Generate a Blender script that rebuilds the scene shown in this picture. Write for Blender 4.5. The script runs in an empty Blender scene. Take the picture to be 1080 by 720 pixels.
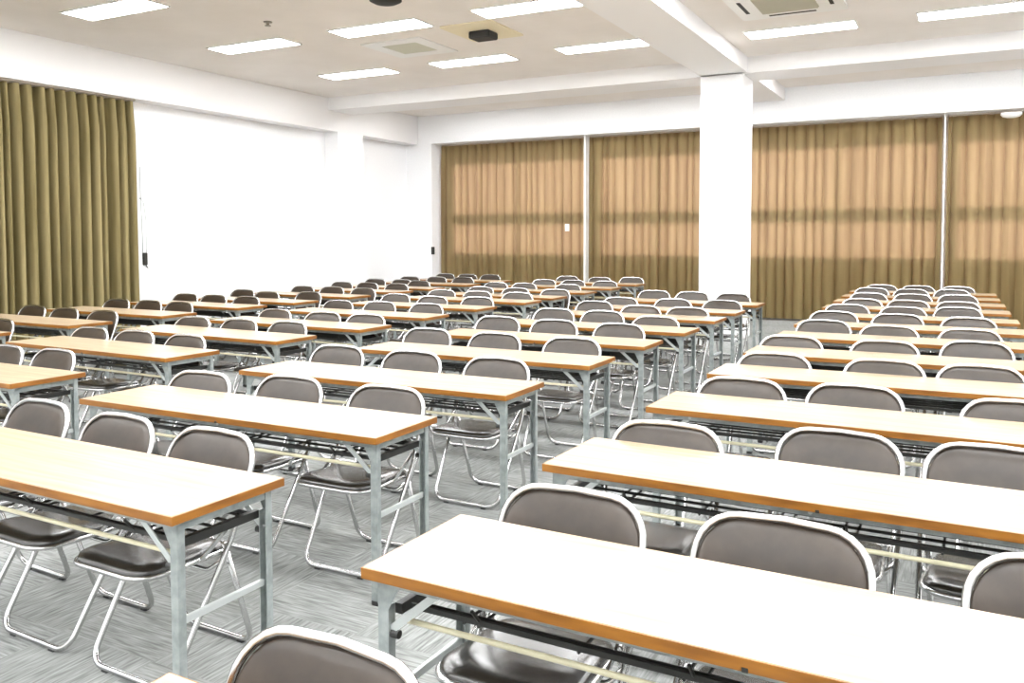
import bpy, math, random
from mathutils import Vector, Matrix, Euler

PI = math.pi
C = bpy.context.scene.collection
scene = bpy.context.scene

# ------------------------------------------------------------------ materials
def mat(name, col, rough=0.5, metal=0.0, spec=0.5, coat=0.0, coat_rough=0.1):
    m = bpy.data.materials.new(name); m.use_nodes = True
    b = m.node_tree.nodes['Principled BSDF']
    b.inputs['Base Color'].default_value = (*col, 1)
    b.inputs['Roughness'].default_value = rough
    b.inputs['Metallic'].default_value = metal
    b.inputs['Specular IOR Level'].default_value = spec
    b.inputs['Coat Weight'].default_value = coat
    b.inputs['Coat Roughness'].default_value = coat_rough
    return m

def noise_mix(m, c1, c2, scale=(1, 1, 1), nscale=5.0, detail=3.0, lo=0.35, hi=0.65, coord='Object', bump=0.0, bump_dist=0.002):
    nt = m.node_tree; N = nt.nodes; L = nt.links; b = N['Principled BSDF']
    tc = N.new('ShaderNodeTexCoord'); mp = N.new('ShaderNodeMapping'); mp.inputs['Scale'].default_value = scale
    nz = N.new('ShaderNodeTexNoise'); nz.inputs['Scale'].default_value = nscale; nz.inputs['Detail'].default_value = detail
    cr = N.new('ShaderNodeValToRGB')
    cr.color_ramp.elements[0].position = lo; cr.color_ramp.elements[0].color = (*c1, 1)
    cr.color_ramp.elements[1].position = hi; cr.color_ramp.elements[1].color = (*c2, 1)
    L.new(tc.outputs[coord], mp.inputs['Vector']); L.new(mp.outputs['Vector'], nz.inputs['Vector'])
    L.new(nz.outputs['Fac'], cr.inputs['Fac']); L.new(cr.outputs['Color'], b.inputs['Base Color'])
    if bump:
        bp = N.new('ShaderNodeBump'); bp.inputs['Strength'].default_value = bump; bp.inputs['Distance'].default_value = bump_dist
        L.new(nz.outputs['Fac'], bp.inputs['Height']); L.new(bp.outputs['Normal'], b.inputs['Normal'])
    return nz, cr

M = {}
M['wall'] = mat('white_plaster', (.86, .86, .87), .9, spec=.2)
noise_mix(M['wall'], (.85, .85, .86), (.88, .88, .885), nscale=40, bump=.05)
M['ceiling'] = mat('ceiling_board', (.78, .74, .70), .95, spec=.1)
noise_mix(M['ceiling'], (.80, .76, .72), (.85, .81, .775), nscale=1.2, detail=6, bump=.0)
M['beam'] = mat('beam_paint', (.87, .86, .86), .9, spec=.2)
M['laminate'] = mat('table_laminate', (.80, .60, .38), .32, spec=.5, coat=.25, coat_rough=.18)
noise_mix(M['laminate'], (.325, .235, .142), (.46, .36, .25), scale=(.9, 14, 1), nscale=2.5, detail=5, lo=.3, hi=.7)
M['edge'] = mat('table_edge_wood', (.50, .22, .045), .45)
noise_mix(M['edge'], (.19, .068, .006), (.29, .115, .012), scale=(1, 1, 6), nscale=6, detail=3)
M['steel'] = mat('grey_painted_steel', (.36, .39, .385), .35, metal=.35, spec=.5)
noise_mix(M['steel'], (.27, .30, .29), (.37, .40, .39), nscale=30, detail=3)
M['steel_light'] = mat('light_steel', (.55, .58, .57), .35, metal=.5)
M['chrome'] = mat('chrome_tube', (.60, .60, .595), .22, metal=1.0)
M['cream'] = mat('cream_tube', (.62, .58, .40), .4)
M['black'] = mat('black_steel', (.018, .018, .016), .4)
M['rubber'] = mat('dark_rubber', (.03, .03, .03), .7)
M['vinyl'] = mat('brown_vinyl', (.075, .055, .043), .34, spec=.5)
noise_mix(M['vinyl'], (.024, .016, .0095), (.043, .030, .020), nscale=9, detail=4)
M['vinyl_seat'] = mat('brown_vinyl_seat', (.06, .048, .038), .26, spec=.8, coat=.6, coat_rough=.15)
noise_mix(M['vinyl_seat'], (.020, .017, .013), (.030, .026, .021), nscale=7, detail=4)
M['white_plastic'] = mat('white_plastic', (.82, .82, .80), .4)
M['grille'] = mat('beige_grille', (.44, .42, .33), .6)
M['dark_slot'] = mat('dark_slot', (.02, .018, .015), .7)
M['alu'] = mat('window_aluminium', (.35, .34, .32), .4, metal=.6)
M['rail'] = mat('curtain_rail', (.42, .36, .30), .5)
M['base_shade'] = mat('dark_base_shade', (.025, .022, .02), .6)  # near-black colour for the shadow line below the back curtains

# carpet: square tiles of fine streaks, alternating in direction
m = mat('grey_carpet', (.25, .26, .255), .95, spec=.1); M['carpet'] = m
nt = m.node_tree; N = nt.nodes; L = nt.links; b = N['Principled BSDF']
tc = N.new('ShaderNodeTexCoord')
def streak(scale, ns):
    mp = N.new('ShaderNodeMapping'); mp.inputs['Scale'].default_value = scale
    nz = N.new('ShaderNodeTexNoise'); nz.inputs['Scale'].default_value = ns; nz.inputs['Detail'].default_value = 4
    L.new(tc.outputs['Object'], mp.inputs['Vector']); L.new(mp.outputs['Vector'], nz.inputs['Vector']); return nz
n1 = streak((2.5, 34, 1), 3.0); n2 = streak((34, 2.5, 1), 3.0); n3 = streak((1, 1, 1), 1.1)
ck = N.new('ShaderNodeTexChecker'); ck.inputs['Scale'].default_value = 2.0
ck.inputs['Color1'].default_value = (0, 0, 0, 1); ck.inputs['Color2'].default_value = (1, 1, 1, 1)
L.new(tc.outputs['Object'], ck.inputs['Vector'])
mx = N.new('ShaderNodeMix'); L.new(ck.outputs['Fac'], mx.inputs[0]); L.new(n1.outputs['Fac'], mx.inputs[2]); L.new(n2.outputs['Fac'], mx.inputs[3])
ad = N.new('ShaderNodeMath'); ad.operation = 'MULTIPLY_ADD'; ad.inputs[1].default_value = .75
ml = N.new('ShaderNodeMath'); ml.operation = 'MULTIPLY'; ml.inputs[1].default_value = .25
L.new(n3.outputs['Fac'], ml.inputs[0]); L.new(mx.outputs[0], ad.inputs[0]); L.new(ml.outputs[0], ad.inputs[2])
cr = N.new('ShaderNodeValToRGB'); cr.color_ramp.elements[0].position = .30; cr.color_ramp.elements[0].color = (.115, .118, .112, 1)
cr.color_ramp.elements[1].position = .68; cr.color_ramp.elements[1].color = (.36, .368, .357, 1)
L.new(ad.outputs[0], cr.inputs['Fac']); L.new(cr.outputs['Color'], b.inputs['Base Color'])

# curtain cloth: olive from the front, glows peach where daylight comes through
def cloth(name, c1, c2, trans, fac):
    m = bpy.data.materials.new(name); m.use_nodes = True
    nt = m.node_tree; N = nt.nodes; L = nt.links
    N.remove(N['Principled BSDF']); out = N['Material Output']
    tc = N.new('ShaderNodeTexCoord'); mp = N.new('ShaderNodeMapping'); mp.inputs['Scale'].default_value = (1, 1, .05)
    nz = N.new('ShaderNodeTexNoise'); nz.inputs['Scale'].default_value = 9; nz.inputs['Detail'].default_value = 3
    cr = N.new('ShaderNodeValToRGB'); cr.color_ramp.elements[0].position = .35; cr.color_ramp.elements[1].position = .65
    cr.color_ramp.elements[0].color = (*c1, 1); cr.color_ramp.elements[1].color = (*c2, 1)
    L.new(tc.outputs['Object'], mp.inputs['Vector']); L.new(mp.outputs['Vector'], nz.inputs['Vector']); L.new(nz.outputs['Fac'], cr.inputs['Fac'])
    d = N.new('ShaderNodeBsdfDiffuse'); t = N.new('ShaderNodeBsdfTranslucent'); t.inputs['Color'].default_value = (*trans, 1)
    L.new(cr.outputs['Color'], d.inputs['Color'])
    mx = N.new('ShaderNodeMixShader'); mx.inputs[0].default_value = fac
    L.new(d.outputs[0], mx.inputs[1]); L.new(t.outputs[0], mx.inputs[2]); L.new(mx.outputs[0], out.inputs['Surface'])
    return m
M['curtain'] = cloth('olive_curtain', (.18, .145, .062), (.29, .235, .108), (.62, .40, .285), .37)
M['curtain_left'] = cloth('olive_lined_curtain', (.185, .148, .066), (.29, .235, .118), (.3, .25, .12), .04)

m = bpy.data.materials.new('window_glass'); m.use_nodes = True; M['glass'] = m
nt = m.node_tree; N = nt.nodes; L = nt.links; N.remove(N['Principled BSDF'])
t = N.new('ShaderNodeBsdfTransparent'); g = N.new('ShaderNodeBsdfGlossy'); g.inputs['Roughness'].default_value = .02
fr = N.new('ShaderNodeFresnel'); fr.inputs['IOR'].default_value = 1.45; mx = N.new('ShaderNodeMixShader')
L.new(fr.outputs[0], mx.inputs[0]); L.new(t.outputs[0], mx.inputs[1]); L.new(g.outputs[0], mx.inputs[2]); L.new(mx.outputs[0], N['Material Output'].inputs['Surface'])

m = bpy.data.materials.new('lamp_diffuser'); m.use_nodes = True; M['lamp'] = m
nt = m.node_tree; b = nt.nodes['Principled BSDF']
b.inputs['Base Color'].default_value = (.9, .9, .9, 1)
b.inputs['Emission Color'].default_value = (.965, .985, 1.0, 1); b.inputs['Emission Strength'].default_value = 14.0

# ------------------------------------------------------------------ mesh building
class MB:
    def __init__(s): s.v = []; s.f = []
    def add(s, vs, fs):
        o = len(s.v); s.v += [tuple(v) for v in vs]; s.f += [tuple(i + o for i in f) for f in fs]; return s
    def box(s, x0, x1, y0, y1, z0, z1):
        vs = [(x0, y0, z0), (x1, y0, z0), (x1, y1, z0), (x0, y1, z0), (x0, y0, z1), (x1, y0, z1), (x1, y1, z1), (x0, y1, z1)]
        return s.add(vs, [(0, 3, 2, 1), (4, 5, 6, 7), (0, 1, 5, 4), (1, 2, 6, 5), (2, 3, 7, 6), (3, 0, 4, 7)])
    def bar(s, a, b, w, t, up=(0, 1, 0)):
        a = Vector(a); b = Vector(b); d = (b - a).normalized(); u = Vector(up); r = d.cross(u).normalized(); u = r.cross(d).normalized()
        vs = []
        for p in (a, b):
            for sx, sy in ((-1, -1), (1, -1), (1, 1), (-1, 1)): vs.append(p + r * (sx * w / 2) + u * (sy * t / 2))
        return s.add(vs, [(0, 1, 2, 3), (7, 6, 5, 4), (0, 4, 5, 1), (1, 5, 6, 2), (2, 6, 7, 3), (3, 7, 4, 0)])
    def tube(s, pts, r, n=8, closed=False):
        P = [Vector(p) for p in pts]; m = len(P); T = []
        for i in range(m):
            if closed: t = P[(i + 1) % m] - P[i - 1]
            else: t = P[min(i + 1, m - 1)] - P[max(i - 1, 0)]
            T.append(t.normalized())
        u = T[0].orthogonal().normalized(); vs = []
        for i in range(m):
            if i:
                q = T[i - 1].rotation_difference(T[i]); u = (q @ u); u = (u - T[i] * u.dot(T[i])).normalized()
            w = T[i].cross(u)
            for k in range(n):
                a = 2 * PI * k / n; vs.append(P[i] + (u * math.cos(a) + w * math.sin(a)) * r)
        # align last ring for closed loops
        fs = []
        off = 0
        if closed:
            q = T[-1].rotation_difference(T[0]); uu = q @ u
            w0 = vs[0] - P[0]; w0.normalize(); ang = math.atan2(T[0].dot(w0.cross(uu)), w0.dot(uu)); off = round(ang / (2 * PI / n)) % n
        for i in range(m if closed else m - 1):
            j = (i + 1) % m; o = off if (closed and j == 0) else 0
            for k in range(n):
                k2 = (k + 1) % n
                fs.append((i * n + k, i * n + k2, j * n + (k2 + o) % n, j * n + (k + o) % n))
        if not closed:
            fs.append(tuple(range(n))[::-1]); fs.append(tuple((m - 1) * n + k for k in range(n)))
        return s.add(vs, fs)
    def prism(s, outline, z0, z1):
        n = len(outline); vs = [(x, y, z0) for x, y in outline] + [(x, y, z1) for x, y in outline]
        return s.add(vs, [tuple(range(n))[::-1], tuple(range(n, 2 * n))] + [(i, (i + 1) % n, n + (i + 1) % n, n + i) for i in range(n)])
    def cushion(s, outline, rings, fn):
        # outline: 2D points about the origin; rings: list of (scale inset, height); fn maps (a, b, h) to 3D
        n = len(outline); vs = []
        for sc, h in rings:
            for a, b in outline: vs.append(fn(a * sc, b * sc, h))
        fs = []
        for r in range(len(rings) - 1):
            for i in range(n):
                j = (i + 1) % n; fs.append((r * n + i, r * n + j, (r + 1) * n + j, (r + 1) * n + i))
        fs.append(tuple(range(n))[::-1]); fs.append(tuple((len(rings) - 1) * n + k for k in range(n)))
        return s.add(vs, fs)
    def lathe(s, prof, n=20, c=(0, 0, 0)):
        vs = []
        for r, z in prof:
            for k in range(n):
                a = 2 * PI * k / n; vs.append((c[0] + r * math.cos(a), c[1] + r * math.sin(a), c[2] + z))
        fs = []
        for i in range(len(prof) - 1):
            for k in range(n):
                k2 = (k + 1) % n; fs.append((i * n + k, i * n + k2, (i + 1) * n + k2, (i + 1) * n + k))
        fs.append(tuple(range(n))[::-1]); fs.append(tuple((len(prof) - 1) * n + k for k in range(n)))
        return s.add(vs, fs)
    def build(s, name, m, parent=None, smooth=False, bevel=0.0, auto=False):
        me = bpy.data.meshes.new(name); me.from_pydata(s.v, [], s.f); me.update()
        import bmesh
        bm = bmesh.new(); bm.from_mesh(me); bmesh.ops.recalc_face_normals(bm, faces=bm.faces)
        if bevel: bmesh.ops.bevel(bm, geom=list(bm.edges), offset=bevel, segments=2, affect='EDGES', clamp_overlap=True)
        bm.to_mesh(me); bm.free()
        me.materials.append(m)
        if smooth:
            me.polygons.foreach_set('use_smooth', [True] * len(me.polygons))
            if auto:
                try: me.set_sharp_from_angle(angle=math.radians(40))
                except Exception: pass
        o = bpy.data.objects.new(name, me); C.objects.link(o)
        if parent: o.parent = parent
        return o

def fillet(pts, rads, seg=5, closed=False):
    P = [Vector(p) for p in pts]; n = len(P); out = []
    for i in range(n):
        r = rads[i]
        if r <= 0 or (not closed and i in (0, n - 1)): out.append(P[i]); continue
        a = P[i - 1] - P[i]; b = P[(i + 1) % n] - P[i]
        la = a.length; lb = b.length; a.normalize(); b.normalize()
        ang = a.angle(b); d = min(r / math.tan(ang / 2), la * .49, lb * .49); rr = d * math.tan(ang / 2)
        c = P[i] + (a + b).normalized() * (rr / math.sin(ang / 2))
        s = P[i] + a * d - c; e = P[i] + b * d - c
        for k in range(seg + 1): out.append(c + s.slerp(e, k / seg) if False else c + slerp(s, e, k / seg))
    return out
def slerp(a, b, t):
    w = a.angle(b)
    if w < 1e-5: return a.lerp(b, t)
    return (a * math.sin((1 - t) * w) + b * math.sin(t * w)) / math.sin(w)
def round_rect(hx, hy0, hy1, r_lo, r_hi, seg=5):
    pts = [(-hx, hy0, 0), (hx, hy0, 0), (hx, hy1, 0), (-hx, hy1, 0)]
    return [(p.x, p.y) for p in fillet(pts, [r_lo, r_lo, r_hi, r_hi], seg, True)]

def tag(o, label=None, cat=None, group=None, kind=None):
    if label: o['label'] = label
    if cat: o['category'] = cat
    if group: o['group'] = group
    if kind: o['kind'] = kind
    return o
def empty(name, loc, rz=0):
    o = bpy.data.objects.new(name, None); C.objects.link(o); o.location = loc; o.rotation_euler = (0, 0, rz); o.empty_display_size = .1; return o
def kids(o): return [c for c in bpy.data.objects if c.parent == o]
def copy_tree(o, parent=None, tree=None):
    c = o.copy(); C.objects.link(c)
    if parent: c.parent = parent
    for ch, sub in tree: copy_tree(ch, c, sub)
    return c
def tree_of(o): return [(c, tree_of(c)) for c in kids(o)]
def struct(o): o['kind'] = 'structure'; return o

# ------------------------------------------------------------------ the room
XL, XR, YF, YB, ZC = -10.5, 3.6, -3.0, 15.0, 3.98
BEAMX = -10.2      # face of the beam along the left wall
SOF = 3.40         # its underside, and the head of the curtain recesses
struct(MB().box(XL - .2, XR + .2, YF - .2, YB + .6, -.1, 0).build('floor', M['carpet']))
struct(MB().box(XL - .2, XR + .2, YF - .2, YB + .6, ZC, ZC + .1).build('ceiling', M['ceiling']))
struct(MB().box(XL - .2, XL, YF - .2, YB + .6, 0, ZC).build('wall_left', M['wall']))
struct(MB().box(XR, XR + .2, YF - .2, YB + .6, 0, ZC).build('wall_right', M['wall']))
struct(MB().box(XL, XR, YF - .2, YF, 0, ZC).build('wall_front', M['wall']))
# beams
struct(MB().box(XL, BEAMX, YF, YB, SOF, ZC).build('trim_1', M['beam']))                # along the left wall
struct(MB().box(BEAMX, XR, 12.15, 12.85, 3.755, ZC).build('trim_2', M['beam']))        # across the room
struct(MB().box(-3.38, -2.72, YF, 12.15, 3.77, ZC).box(-3.38, -2.72, 12.85, YB, 3.77, ZC).build('trim_3', M['beam']))   # down the room
struct(MB().box(XL, BEAMX, 12.4, 13.15, 0, SOF).build('trim_4', M['wall']))            # pilaster on the left wall
struct(MB().box(-3.38, -2.78, 12.15, 12.78, 0, 3.77).build('trim_5', M['wall']))       # free-standing square column
# back wall: face, header over the curtains, window wall behind them
WY = 15.62
panels = [(-9.82, -6.51), (-6.46, -3.88), (-3.66, -.315), (-.27, 3.4)]
wins = [(-9.62, -6.47), (-6.29, -3.92), (-3.56, -.38), (-.20, 3.3)]
w = MB()
w.box(XL, XR, YB, YB + .12, SOF, ZC)                       # header
w.box(XL, -9.86, YB, WY, 0, SOF)                           # solid part at the left
w.box(-9.86, XR, YB + .12, WY + .2, SOF, ZC)               # recess top
w.box(-9.86, XR, WY, WY + .2, 0, 1.12)                     # below the windows
w.box(-9.86, XR, WY, WY + .2, 3.07, SOF)                   # above the windows
xs = [-9.86] + [v for p in wins for v in p] + [XR]
for i in range(0, len(xs), 2): w.box(xs[i], xs[i + 1], WY, WY + .2, 1.12, 3.07)
w.box(-3.84, -3.64, YB, WY, 0, SOF)
w.build('wall_back', M['wall'])['kind'] = 'structure'
struct(MB().box(-6.46, -6.425, YB + .12, WY, 0, SOF).build('trim_6', M['white_plastic']))
struct(MB().box(-.305, -.28, YB + .12, WY, 0, SOF).build('trim_7', M['white_plastic']))
struct(MB().box(-9.86, XR, WY - .012, WY, 0, .08).build('base_shade_back', M['base_shade']))  # dark strip standing in for the shadow at the foot of the curtains
for i, (a, b_) in enumerate(wins):
    f = MB(); fw = .045
    f.box(a, b_, WY + .05, WY + .12, 1.12, 1.12 + fw).box(a, b_, WY + .05, WY + .12, 3.07 - fw, 3.07)
    f.box(a, a + fw, WY + .05, WY + .12, 1.165, 3.025).box(b_ - fw, b_, WY + .05, WY + .12, 1.165, 3.025)
    f.box(a + fw, b_ - fw, WY + .03, WY + .14, 1.78, 1.98)
    mid = (a + b_) / 2
    f.box(mid - .018, mid + .018, WY + .05, WY + .12, 1.165, 1.76).box(mid - .018, mid + .018, WY + .05, WY + .12, 2.0, 3.025)
    o = struct(f.build('window_%d' % (i + 1), M['alu']))
    p = MB().box(a + fw, b_ - fw, WY + .08, WY + .088, 1.165, 1.76).build('pane', M['glass'], o)
    p = MB().box(a + fw, b_ - fw, WY + .08, WY + .088, 2.0, 3.025).build('pane', M['glass'], o)

# ------------------------------------------------------------------ curtains
def curtain(name, x0, x1, z0, z1, plane, axis, pitch, amp, seed, material, deep=1.0, splay=0.0, side=1):
    rnd = random.Random(seed); L_ = x1 - x0
    # fold boundaries of uneven width
    ph = [0.0]; pos = [0.0]
    while pos[-1] < L_:
        pos.append(pos[-1] + pitch * rnd.uniform(.6, 1.45)); ph.append(ph[-1] + PI)
    amps = [rnd.uniform(.55, 1.15) for _ in pos]
    drift = [rnd.uniform(-1, 1) for _ in pos]
    nx = int(L_ / (pitch / 12)) + 2; rows = [0, .03, .07, .14, .3, .5, .72, .88, 1.0]
    vs = []
    def prof(d):
        k = 0
        while k < len(pos) - 2 and pos[k + 1] < d: k += 1
        t = (d - pos[k]) / (pos[k + 1] - pos[k]); t = max(0, min(1, t))
        a = ph[k] + PI * t; c = math.cos(a)
        mm = abs(math.cos(a / 2))
        c = (.8 * math.tanh(7 * (mm - .64)) + .2 * (2 * mm - 1)) if deep > 2 else (2 * mm ** .42 - 1) * side if deep > 1 else math.copysign(abs(c) ** .7, c)
        A = amps[k] * (1 - t) + amps[k + 1] * t; D = drift[k] * (1 - t) + drift[k + 1] * t
        return c * A, D
    for r in rows:
        z = z1 + (z0 - z1) * r
        gather = .62 + .38 * min(1, r / .14)
        for i in range(nx + 1):
            d = L_ * i / nx; c, D = prof(d)
            x = x0 + d + D * .02 * r + splay * r * (d / L_ - .5)
            y = plane + (c * amp * gather + .006 * math.sin(d * 9 + r * 5) * r)
            p = (x, y, z) if axis == 'x' else (y, x, z)
            vs.append(p)
    m_ = MB(); n = nx + 1
    m_.add(vs, [(r * n + i, r * n + i + 1, (r + 1) * n + i + 1, (r + 1) * n + i) for r in range(len(rows) - 1) for i in range(nx)])
    return m_.build(name, material, None, True)

cur_lab = ['olive-brown pleated curtain at the left end of the back wall',
           'olive-brown pleated curtain on the back wall just left of the white column',
           'wide backlit curtain on the back wall just right of the white column',
           'olive-brown curtain at the right end of the back wall, below the small white dome']
for i, (a, b_) in enumerate(panels):
    o = curtain('curtain', a + .02, b_ - .02, .035, SOF - .03, YB + .33, 'x', .085, .062, 11 + i, M['curtain'], deep=2, side=-1)
    tag(o, cur_lab[i], 'curtain', 'olive-brown curtains')
    r_ = MB().box(a + .02, b_ - .02, YB + .31, YB + .35, SOF - .03, SOF).build('curtain_rail', M['rail'])
    tag(r_, ['curtain rail above the leftmost back wall curtain', 'curtain rail above the back curtain left of the column', 'curtain rail above the back curtain right of the column', 'curtain rail above the rightmost back wall curtain'][i], 'curtain rail', 'curtain rails')
o = curtain('curtain', 1.6, 8.11, .03, SOF - .03, -10.35, 'y', .068, .122, 5, M['curtain_left'], deep=3)
tag(o, 'olive lined curtain with deep folds hanging on the left wall', 'curtain', 'olive-brown curtains')
r_ = MB().box(-10.37, -10.33, 1.6, 8.11, SOF - .03, SOF).box(-10.30, -10.26, 1.6, 8.12, SOF - .022, SOF).build('curtain_rail', M['rail'])
tag(r_, 'double curtain rail under the beam along the left wall', 'curtain rail', 'curtain rails')

# ------------------------------------------------------------------ ceiling fittings
def light(x, y, label):
    r = empty('ceiling_light', (x, y, ZC))
    hx, hy = .625, .19
    f = MB(); t = .018
    f.box(-hx - t, hx + t, -hy - t, -hy, -.014, 0).box(-hx - t, hx + t, hy, hy + t, -.014, 0).box(-hx - t, -hx, -hy, hy, -.014, 0).box(hx, hx + t, -hy, hy, -.014, 0)
    f.build('frame', M['white_plastic'], r)
    MB().box(-hx, hx, -hy, hy, -.010, 0).build('diffuser', M['lamp'], r)
    tag(r, label, 'ceiling light', 'rectangular ceiling lights'); return r
xs_ = [-8.27, -6.23, -4.22, -1.80, .12, 2.2]; ys_ = [-1.9, .15, 2.2, 4.25, 6.3, 8.37, 10.56, 13.38]  # last row: unseen fill lamps added to brighten the back wall header
named = {(0, 4): 'ceiling light at top left, nearest the left wall beam', (0, 5): 'ceiling light right of the small sprinkler, second along the left beam',
         (0, 6): 'ceiling light in the far left corner of the ceiling', (1, 5): 'ceiling light just left of the beige ceiling vent, nearer row',
         (1, 6): 'ceiling light in the far row just beyond the beige ceiling vent', (2, 5): 'ceiling light at the top centre, beside the dark ceiling unit',
         (2, 6): 'ceiling light in the far row just left of the long beam', (3, 6): 'ceiling light in front of the air conditioner, right of the beam',
         (4, 6): 'ceiling light at top right corner of the photo'}
lroot = None
for j, y in enumerate(ys_):
    for i, x in enumerate(xs_):
        lab = named.get((i, j), 'ceiling light outside the top of the photo' if j < 7 else 'added fill light, unseen behind the cross beam')
        if i >= 3 and j == 6: y_ = 10.85
        else: y_ = y
        if lroot is None: lroot = light(x, y_, lab); ltree = tree_of(lroot)
        else:
            c = copy_tree(lroot, None, ltree); c.location = (x, y_, ZC); c['label'] = lab

# four-way air conditioner cassette
r = empty('air_conditioner', (-1.72, 9.42, ZC))
tag(r, 'square ceiling air conditioner with louvred grille and dark outlet slots', 'air conditioner')
MB().prism([(x, y) for x, y in round_rect(.56, -.56, .56, .03, .03, 3)], -.035, 0).build('panel', M['white_plastic'], r)
g = MB()
g.box(-.30, .30, -.30, .30, -.040, -.035)
g.build('grille', M['grille'], r)
for k in range(9):
    yy = -.27 + k * .0675
    MB().bar((-.29, yy, -.047), (.29, yy, -.047), .03, .006, (0, .3, 1)).build('louvre', M['grille'], r)
for (a, b_, c_, d_) in ((-.46, -.42, -.25, .25), (.42, .46, -.25, .25), (-.25, .25, -.46, -.42), (-.25, .25, .42, .46)):
    MB().box(a, b_, c_, d_, -.039, -.035).build('outlet_slot', M['dark_slot'], r)
for o in kids(r): pass
# access panel / vent further right
r = empty('ceiling_vent', (-.68, 9.15, ZC)); tag(r, 'flat square ceiling panel right of the air conditioner', 'ceiling vent')
MB().box(-.45, .45, -.45, .45, -.02, 0).build('frame', M['white_plastic'], r); MB().box(-.36, .36, -.36, .36, -.024, -.02).build('cover', M['beam'], r)
# beige square vent on the left
r = empty('ceiling_vent', (-6.52, 9.42, ZC)); tag(r, 'beige square ceiling vent in a white frame between two lights', 'ceiling vent')
f = MB(); f.box(-.46, .46, -.46, -.27, -.016, 0).box(-.46, .46, .27, .46, -.016, 0).box(-.46, -.27, -.27, .27, -.016, 0).box(.27, .46, -.27, .27, -.016, 0)
f.build('frame', M['white_plastic'], r)
g = MB(); g.box(-.27, .27, -.27, .27, -.004, 0)
for k in range(10): g.bar((-.265, -.24 + k * .053, -.010), (.265, -.24 + k * .053, -.010), .022, .004, (0, .5, 1))
g.build('grille', mat('pale_grille', (.60, .60, .50), .6), r)
# unit with a dark centre
r = empty('ceiling_speaker', (-5.22, 9.1, ZC)); tag(r, 'ceiling unit with a dark rectangular centre and cream surround', 'ceiling unit')
MB().prism(round_rect(.36, -.45, .40, .04, .04, 3), -.015, 0).build('surround', mat('cream_surround', (.80, .72, .52), .6), r)
MB().box(-.14, .14, -.12, .12, -.10, -.015).build('centre_box', M['dark_slot'], r, bevel=.01)
r = MB().lathe([(.02, 0), (.17, 0), (.17, -.03), (.12, -.055), (.04, -.06)], 24).build('ceiling_speaker', M['dark_slot'], None, True, auto=True)
r.location = (-5.40, 7.36, ZC); tag(r, 'dark round ceiling fitting at the very top edge of the photo', 'ceiling unit')
r = MB().lathe([(.05, 0), (.05, -.01), (.015, -.015), (.015, -.04), (.035, -.043), (.035, -.05)], 16).build('sprinkler', mat('brass_grey', (.30, .27, .22), .4, .6), None, True, auto=True)
r.location = (-7.2, 7.52, ZC); tag(r, 'tiny sprinkler head on the ceiling between two left lights', 'sprinkler')
# small dome over the right curtain
r = MB().lathe([(.03, 0), (.14, 0), (.145, -.03), (.115, -.065), (.05, -.08)], 24).build('ceiling_dome', M['white_plastic'], None, True, auto=True)
r.location = (.60, YB - .02, 3.335); r.scale = (1, .6, 1)
tag(r, 'small white dome fitting above the right-hand curtain', 'dome fitting')
r['label'] = 'small white dome fitting at the top of the rightmost curtain'
# ------------------------------------------------------------------ wall things
r = empty('hanging_controller', (XL, 8.40, 1.17)); tag(r, 'black controller hanging on thin cords on white wall beside left curtain', 'controller')
MB().box(.004, .035, -.035, .035, -.10, .08).build('box', M['black'], r, bevel=.006)
MB().tube([(.012, -.03, .07), (.012, -.035, .5), (.012, -.05, .85)], .0035, 6).build('cord', M['steel'], r, True)
MB().tube([(.012, .03, .07), (.012, .035, .55), (.012, .0, .80), (.012, -.05, .87), (.012, -.05, 1.32)], .0035, 6).build('cord', M['steel'], r, True)
MB().tube([(.012, .01, -.09), (.015, .04, -.13), (.012, .06, -.14)], .006, 6).build('cord', M['black'], r, True)
MB().lathe([(.012, 0), (.012, .02)], 10, (.012, -.05, .85)).build('cord_hook', M['steel'], r)
r = empty('wall_switch', (-9.83, YB, 1.17)); tag(r, 'small black wall switch left of the leftmost back curtain', 'wall switch')
MB().box(-.04, .04, -.022, 0, -.08, .08).build('housing', M['black'], r, bevel=.005)
MB().box(-.015, .015, -.030, -.022, -.03, .03).build('rocker', M['rubber'], r)
r = MB().box(-.045, .045, -.006, .006, -.07, .07).build('paper_tag', M['white_plastic'], None, bevel=.002)
r.location = (-6.86, YB + .235, 1.64); tag(r, 'small white tag pinned to the leftmost back wall curtain', 'tag')

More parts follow.
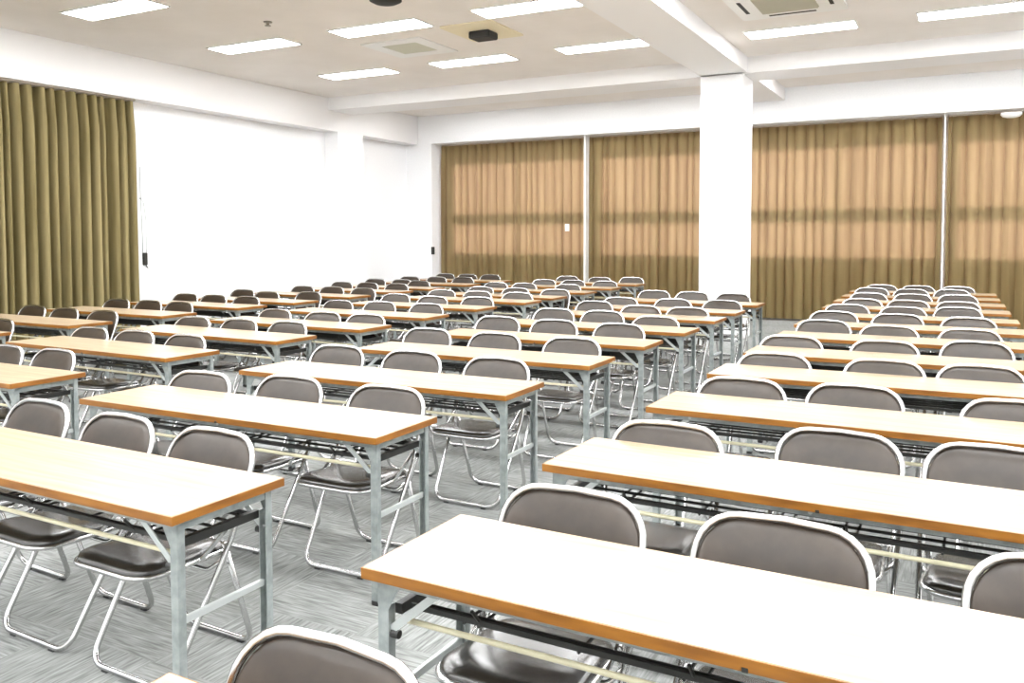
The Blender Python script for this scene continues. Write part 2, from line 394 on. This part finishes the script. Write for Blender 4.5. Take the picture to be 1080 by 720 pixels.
# ------------------------------------------------------------------ table
def make_table():
    r = empty('folding_table', (0, 0, 0))
    top = MB().box(-.898, .898, -.223, .223, .6735, .700).build('tabletop', M['laminate'], r, bevel=.0012)
    e = MB(); o_ = [(-.9, -.225), (.9, -.225), (.9, .225), (-.9, .225)]
    e.box(-.901, .901, -.226, -.2225, .6725, .6985).box(-.901, .901, .2225, .226, .6725, .6985)
    e.box(-.901, -.8975, -.2225, .2225, .6725, .6985).box(.8975, .901, -.2225, .2225, .6725, .6985)
    e.build('edge_band', M['edge'], top)
    MB().box(.02, .032, -.2275, -.224, .672, .681).build('edge_clip', M['black'], top)
    for s in (-1, 1):
        a = MB(); y = s * .186
        a.box(-.845, .845, y - .003, y + .003, .647, .673).box(-.845, .845, min(y, y - s * .022), max(y, y - s * .022), .669, .673).box(-.845, .845, min(y, y - s * .014), max(y, y - s * .014), .647, .650)
        ao = a.build('apron', M['steel'], r)
        for x in (-.7, 0.0, .7):
            y2 = y + s * .003
            MB().tube([(x, y2, .660), (x, y2 + s * .004, .660)], .007, 8).build('bolt', M['steel_light'], ao)
    for sx in (-1, 1):
        for sy in (-1, 1):
            x = sx * .862; y = sy * .176
            l = MB()      # C-shaped channel leg, open towards the inside, widening into a plate at the top
            l.box(x - .0145, x + .0145, y + sy * .012 - .0015, y + sy * .012 + .0015, .012, .673)
            l.box(x + sx * .0145 - .0015, x + sx * .0145 + .0015, y - .013, y + .0135, .012, .673)
            l.box(x - sx * .0145 - .0015, x - sx * .0145 + .0015, y - .013, y + .0135, .012, .60)
            yy = y + sy * .012; g0 = x - sx * .0145
            q = [(g0, yy - .0015, .673), (g0 - sx * .035, yy - .0015, .673), (g0 - sx * .030, yy - .0015, .645), (g0, yy - .0015, .590)]
            l.add(q + [(p[0], yy + .0015, p[2]) for p in q], [(0, 1, 2, 3), (7, 6, 5, 4), (0, 4, 5, 1), (1, 5, 6, 2), (2, 6, 7, 3), (3, 7, 4, 0)])
            lo = l.build('leg', M['steel'], r)
            MB().box(x - .017, x + .017, y - .016, y + .016, 0, .022).build('foot', M['rubber'], lo, bevel=.003)
            b_ = MB()
            b_.bar((x - sx * .012, y + sy * .004, .535), (x - sx * .155, y + sy * .004, .655), .020, .004, (0, 1, 0))
            b_.build('brace', M['steel_light'], r)
        x = sx * .862
        MB().box(x - .007, x + .007, -.163, .163, .352, .374).build('crossbar', M['steel_light'], r, bevel=.002)
        MB().box(x - .012, x + .012, -.163, .163, .640, .672).build('end_rail', M['steel'], r)
        for sy in (-1, 1): MB().tube([(x - sx * .018, sy * .178, .53), (x - sx * .040, sy * .178, .53)], .011, 10).build('pivot', M['black'], r)
    s = MB()
    for y in (-.115, -.055, .005, .065, .125): s.tube([(-.80, y, .588), (.80, y, .588)], .0055, 6)
    for y in (-.135, .150): s.box(-.815, .815, y - .004, y + .004, .581, .595)
    for x in (-.66, -.62, -.36, -.12, -.08, .08, .12, .36, .62, .66): s.tube([(x, -.14, .580), (x, .155, .580)], .0045, 6)
    for x in (-.62, -.1, .1, .62):
        for y in (-.135, .150): s.tube([(x, y, .59), (x, y * 1.25, .628)], .0045, 6)
    sh = s.build('wire_shelf', M['black'], r)
    for sx in (-1, 1): MB().box(sx * .835 - .010, sx * .835 + .010, -.163, .165, .574, .600).build('shelf_end_bar', M['black'], sh)
    MB().tube([(-.83, -.150, .556), (.83, -.150, .556)], .0075, 10).build('stretcher', M['cream'], r, True, auto=True)
    return r

# ------------------------------------------------------------------ folding chair (sitter faces -y)
BY = lambda z: (-.20 + .26 * z / .45) if z < .45 else (.06 + .135 * (z - .45) / .318)
def make_chair():
    r = empty('folding_chair', (0, 0, 0))
    z0 = .0135; hb, hm = .205, .2195
    pts = [(-hb, -.20, z0), (hb, -.20, z0), (hm, .06, .45), (hm - .002, .195, .765), (0, .208, .772), (-hm + .002, .195, .765), (-hm, .06, .45)]
    path = fillet(pts, [.065, .065, .3, .12, .0, .12, .3], 6, True)
    mf = MB().tube(path, .0108, 10, True).build('main_frame', M['chrome'], r, True)
    hr = .182
    path = fillet([(-hr - .012, .048, .43), (-hr, .185, z0), (hr, .185, z0), (hr + .012, .048, .43)], [0, .065, .065, 0], 6)
    rf = MB().tube(path, .0105, 10).build('rear_leg_frame', M['chrome'], r, True)
    # glides
    for x in (-.12, .12):
        for y, par in ((-.20, mf), (.185, rf)): MB().box(x - .014, x + .014, y - .009, y + .009, 0, .007).build('glide', M['rubber'], par)
    # seat
    so = []
    base = fillet([(-.198, -.195, 0), (.198, -.195, 0), (.172, .195, 0), (-.172, .195, 0)], [.085, .085, .05, .05], 6, True)
    so = [(p.x, p.y) for p in base]
    cy = -.095
    slope = lambda y: -.045 * (y + .2)      # slightly lower at the back
    MB().tube([(x * 1.0, y + cy, .408 + slope(y)) for x, y in so], .0095, 8, True).build('seat_rim', M['chrome'], r, True)
    def sf(a, b_, h): return (a, b_ + cy, .409 + h + slope(b_) - .006 * (1 - (a / .2) ** 2))
    MB().cushion(so, [(.5, -.004), (.955, -.004), (.985, .004), (.99, .014), (.965, .024), (.90, .031), (.75, .035), (.5, .0355), (.22, .035)], sf).build('seat', M['vinyl_seat'], r, True)
    # backrest pad following the lean and the bow of the frame
    bo = round_rect(.2095, -.098, .122, .075, .112, 7)
    zc = .640
    def bf(a, b_, h):
        z = zc + b_; y = BY(z) + .013 * (1 - (a / .21) ** 2) * 1.4
        return (a, y + h * .96 - .001, z + .35 * h)
    rings = [(.12, -.0290), (.35, -.0275), (.6, -.0235), (.78, -.0185), (.89, -.0140), (.955, -.0095), (.988, -.0045), (1.0, 0), (.985, .005), (.94, .0095), (.85, .012), (.5, .013)]
    MB().cushion(bo, rings, bf).build('backrest', M['vinyl'], r, True)
    # stretcher, hinges
    MB().tube(fillet([(-.214, BY(.385), .385), (-.185, BY(.355) - .02, .352), (.185, BY(.355) - .02, .352), (.214, BY(.385), .385)], [0, .03, .03, 0], 4), .0075, 8).build('stretcher', M['chrome'], r, True)
    for s in (-1, 1):
        MB().bar((s * .204, BY(.50), .50), (s * .203, -.06, .405), .016, .004, (1, 0, 0)).build('hinge_link', M['chrome'], r)
    return r

# ------------------------------------------------------------------ layout
# table: near-left corner x, y, rotation (deg); chairs: centre x and y of the top of the backrest
LAY = {
 'C': dict(x=-1.32, rows=[
   (-1.285, 0.61, -0.5, [(-0.985, 1.175)]),
   (-1.277, 1.623, -0.91, [(-0.969, 2.215), (-0.397, 2.225), (0.241, 2.235)]),
   (-1.296, 2.67, -1.3, [(-0.995, 3.175), (-0.398, 3.336), (0.107, 3.338)]),
   (-1.3, 3.79, -0.76, [(-0.974, 4.345), (-0.453, 4.39), (0.219, 4.3)]),
   (-1.298, 4.859, 0, [(-1.005, 5.36), (-0.391, 5.36), (0.104, 5.375)]),
   (-1.308, 5.826, 0, [(-1.077, 6.33), (-0.461, 6.33), (0.09, 6.55)]),
   (-1.317, 6.885, 0, [(-1.032, 7.62), (-0.505, 7.39), (0.059, 7.39)]),
   (-1.325, 7.88, 0, [(-1.066, 8.53), (-0.514, 8.5), (0.05, 8.42)]),
   (-1.335, 8.83, 0, [(-1.051, 9.44), (-0.505, 9.36), (-0.049, 9.55)]),
   (-1.36, 9.84, 0, [(-0.986, 10.35), (-0.513, 10.34), (-0.061, 10.34)]),
   (-1.37, 10.8, 0, [(-1.023, 11.4), (-0.516, 11.42), (-0.054, 11.5)]),
   (-1.39, 11.75, 0, [(-1.071, 12.5), (-0.603, 12.42), (-0.12, 12.52)]),
   (-1.4, 12.72, 0, [(-1.0, 13.3), (-0.58, 13.3), (-0.05, 13.3)])]),
 'B': dict(x=-3.82, rows=[
   (-3.787, 1.685, -0.7, [(-3.586, 2.33), (-3.007, 2.29), (-2.463, 2.275)]),
   (-3.845, 2.683, 0.45, [(-3.568, 3.22), (-3.048, 3.33), (-2.429, 3.325)]),
   (-3.81, 3.698, 0.71, [(-3.626, 4.41), (-3.034, 4.41), (-2.422, 4.4)]),
   (-3.812, 4.784, 0.6, [(-3.669, 5.54), (-3.051, 5.51), (-2.422, 5.5)]),
   (-3.81, 5.79, 0.6, [(-3.646, 6.64), (-3.077, 6.6), (-2.468, 6.56)]),
   (-3.799, 6.774, -0.3, [(-3.546, 7.6), (-3.023, 7.58), (-2.401, 7.28)]),
   (-3.824, 7.825, 0, [(-3.561, 8.66), (-2.908, 8.33), (-2.415, 8.33)]),
   (-3.834, 8.683, 0, [(-3.495, 9.3), (-2.888, 9.36), (-2.338, 9.4)]),
   (-3.85, 9.775, 0, [(-3.549, 10.66), (-3.025, 10.62), (-2.489, 10.52)])]),
 'A': dict(x=-6.39, rows=[
   (-6.353, 2.758, 0.4, [(-5.596, 3.4), (-5.137, 3.43)]),
   (-6.404, 3.87, -1.3, [(-6.09, 4.38), (-5.571, 4.385), (-5.016, 4.375)]),
   (-6.387, 4.855, -0.9, [(-6.048, 5.36), (-5.529, 5.4), (-5.014, 5.44)]),
   (-6.318, 5.766, -0.5, [(-5.953, 6.28), (-5.337, 6.27), (-4.836, 6.28)]),
   (-6.394, 6.843, 0, [(-6.132, 7.45), (-5.608, 7.52), (-5.018, 7.54)]),
   (-6.426, 7.9, 0, [(-6.157, 8.58), (-5.537, 8.45), (-5.001, 8.6)]),
   (-6.363, 8.93, 0, [(-6.073, 9.5), (-5.522, 9.48), (-4.943, 9.5)]),
   (-6.38, 9.72, 0, [(-5.95, 10.3), (-5.4, 10.3), (-4.788, 10.28)]),
   (-6.4, 10.8, 0, [(-6.28, 11.38), (-5.85, 11.38), (-5.1, 11.38)]),
   (-6.4, 11.8, 0, [(-6.0, 12.45), (-5.52, 12.5), (-4.95, 12.45)]),
   (-6.4, 12.9, 0, [(-6.12, 13.65), (-5.45, 13.5), (-4.98, 13.75)])]),
 'Z': dict(x=-8.83, rows=[
   (-8.817, 3.84, 0, [(-7.413, 4.45)]),
   (-8.83, 4.796, 0.5, [(-8.54, 5.48), (-7.929, 5.42), (-7.319, 5.4)]),
   (-8.841, 5.801, 0.4, [(-8.53, 6.47), (-7.995, 6.47), (-7.519, 6.47)]),
   (-8.864, 6.847, 0, [(-8.493, 7.42), (-8.028, 7.42), (-7.485, 7.42)]),
   (-8.8, 7.66, 0, [(-8.488, 8.35), (-7.894, 8.18), (-7.375, 8.38)]),
   (-8.8, 8.7, 0, [(-8.25, 9.3), (-7.85, 9.36), (-7.22, 9.3)]),
   (-8.8, 9.7, 0, [(-8.5, 10.42), (-8.02, 10.42), (-7.45, 10.4)]),
   (-8.8, 10.55, 0, [(-8.6, 11.4), (-8.05, 11.4), (-7.62, 11.2)]),
   (-8.8, 11.65, 0, [(-8.5, 12.3), (-8.0, 12.4), (-7.65, 12.5)]),
   (-8.8, 12.75, 0, [(-8.5, 13.5), (-8.05, 13.5), (-7.7, 13.5)])]),
}


COLN = {'C': 'rightmost column', 'B': 'second column from right', 'A': 'third column from right', 'Z': 'leftmost column'}
ORD = ['nearest', 'second nearest', 'third nearest', 'fourth nearest', 'fifth nearest', 'sixth nearest', 'seventh nearest', 'eighth nearest', 'ninth nearest', 'tenth nearest', 'eleventh nearest', 'twelfth nearest', 'thirteenth nearest']
proto_t = make_table(); proto_c = make_chair()
tt = tree_of(proto_t); ct = tree_of(proto_c)
ut = uc = False
rnd = random.Random(3)
for col, dd in LAY.items():
    nrow = len(dd['rows'])
    for k, (x, y, rot, chairs) in enumerate(dd['rows']):
        a = math.radians(rot)
        o = copy_tree(proto_t, None, tt) if ut else proto_t; ut = True
        cx = x + math.cos(a) * .9 - math.sin(a) * .225; cyy = y + math.sin(a) * .9 + math.cos(a) * .225
        o.location = (cx, cyy, 0); o.rotation_euler = (0, 0, a)
        od = ORD[k] if k < nrow - 1 else 'farthest'
        tag(o, 'long wood-topped folding table with grey legs, %s table in the %s' % (od, COLN[col]), 'table', 'long wood-topped folding tables')
        names = ['left', 'middle', 'right'] if len(chairs) == 3 else (['middle', 'right'] if len(chairs) == 2 else (['left'] if col == 'C' else ['right']))
        chairs = [list(q) for q in chairs]
        for _ in range(4):
            for i in range(len(chairs) - 1):
                gap = chairs[i + 1][0] - chairs[i][0]
                if gap < .485: chairs[i][0] -= (.485 - gap) / 2; chairs[i + 1][0] += (.485 - gap) / 2
        for nm, (px, py) in zip(names, chairs):
            c = copy_tree(proto_c, None, ct) if uc else proto_c; uc = True
            c.location = (px, py - .20, 0); c.rotation_euler = (0, 0, math.radians(rnd.uniform(-2.0, 2.0)) + a * .5)
            tag(c, 'brown padded folding chair, %s seat at %s table, %s' % (nm, od, COLN[col]), 'chair', 'brown padded folding chairs')

# ------------------------------------------------------------------ light from outside
w = bpy.data.worlds.new('overcast_sky'); scene.world = w; w.use_nodes = True
bg = w.node_tree.nodes['Background']; bg.inputs['Color'].default_value = (.92, .96, 1.0, 1); bg.inputs['Strength'].default_value = .7
s = bpy.data.lights.new('sun', 'SUN'); s.energy = 1.6; s.angle = math.radians(14); s.color = (1, .90, .78)
so = bpy.data.objects.new('sun', s); C.objects.link(so); so.location = (-2, 20, 6)
d = Vector((.12, -1, -.16)); so.rotation_euler = d.to_track_quat('-Z', 'Y').to_euler()

# ------------------------------------------------------------------ camera
f_px, pit, rol, yaw, h, cyo = 896.9, math.radians(2.73), math.radians(-.08), math.radians(-27.95), 1.507, -70.06
cam = bpy.data.cameras.new('camera'); co = bpy.data.objects.new('camera', cam); C.objects.link(co)
cy_, sy_ = math.cos(yaw), math.sin(yaw); cp, sp = math.cos(pit), math.sin(pit)
fwd = Vector((sy_ * cp, cy_ * cp, -sp)); right = Vector((cy_, -sy_, 0)); up = right.cross(fwd)
c_, s_ = math.cos(rol), math.sin(rol); R_ = right * c_ + up * s_; U_ = up * c_ - right * s_
co.matrix_world = Matrix(((R_.x, U_.x, -fwd.x, 0), (R_.y, U_.y, -fwd.y, 0), (R_.z, U_.z, -fwd.z, h), (0, 0, 0, 1)))
cam.sensor_width = 36; cam.lens = 36 * f_px / 1080; cam.shift_y = cyo / 1080; cam.clip_start = .05
scene.camera = co
scene.view_settings.view_transform = 'Standard'; scene.view_settings.look = 'None'
scene.view_settings.gamma = 1.0; scene.view_settings.use_curve_mapping = False
scene.view_settings.exposure = 1.42
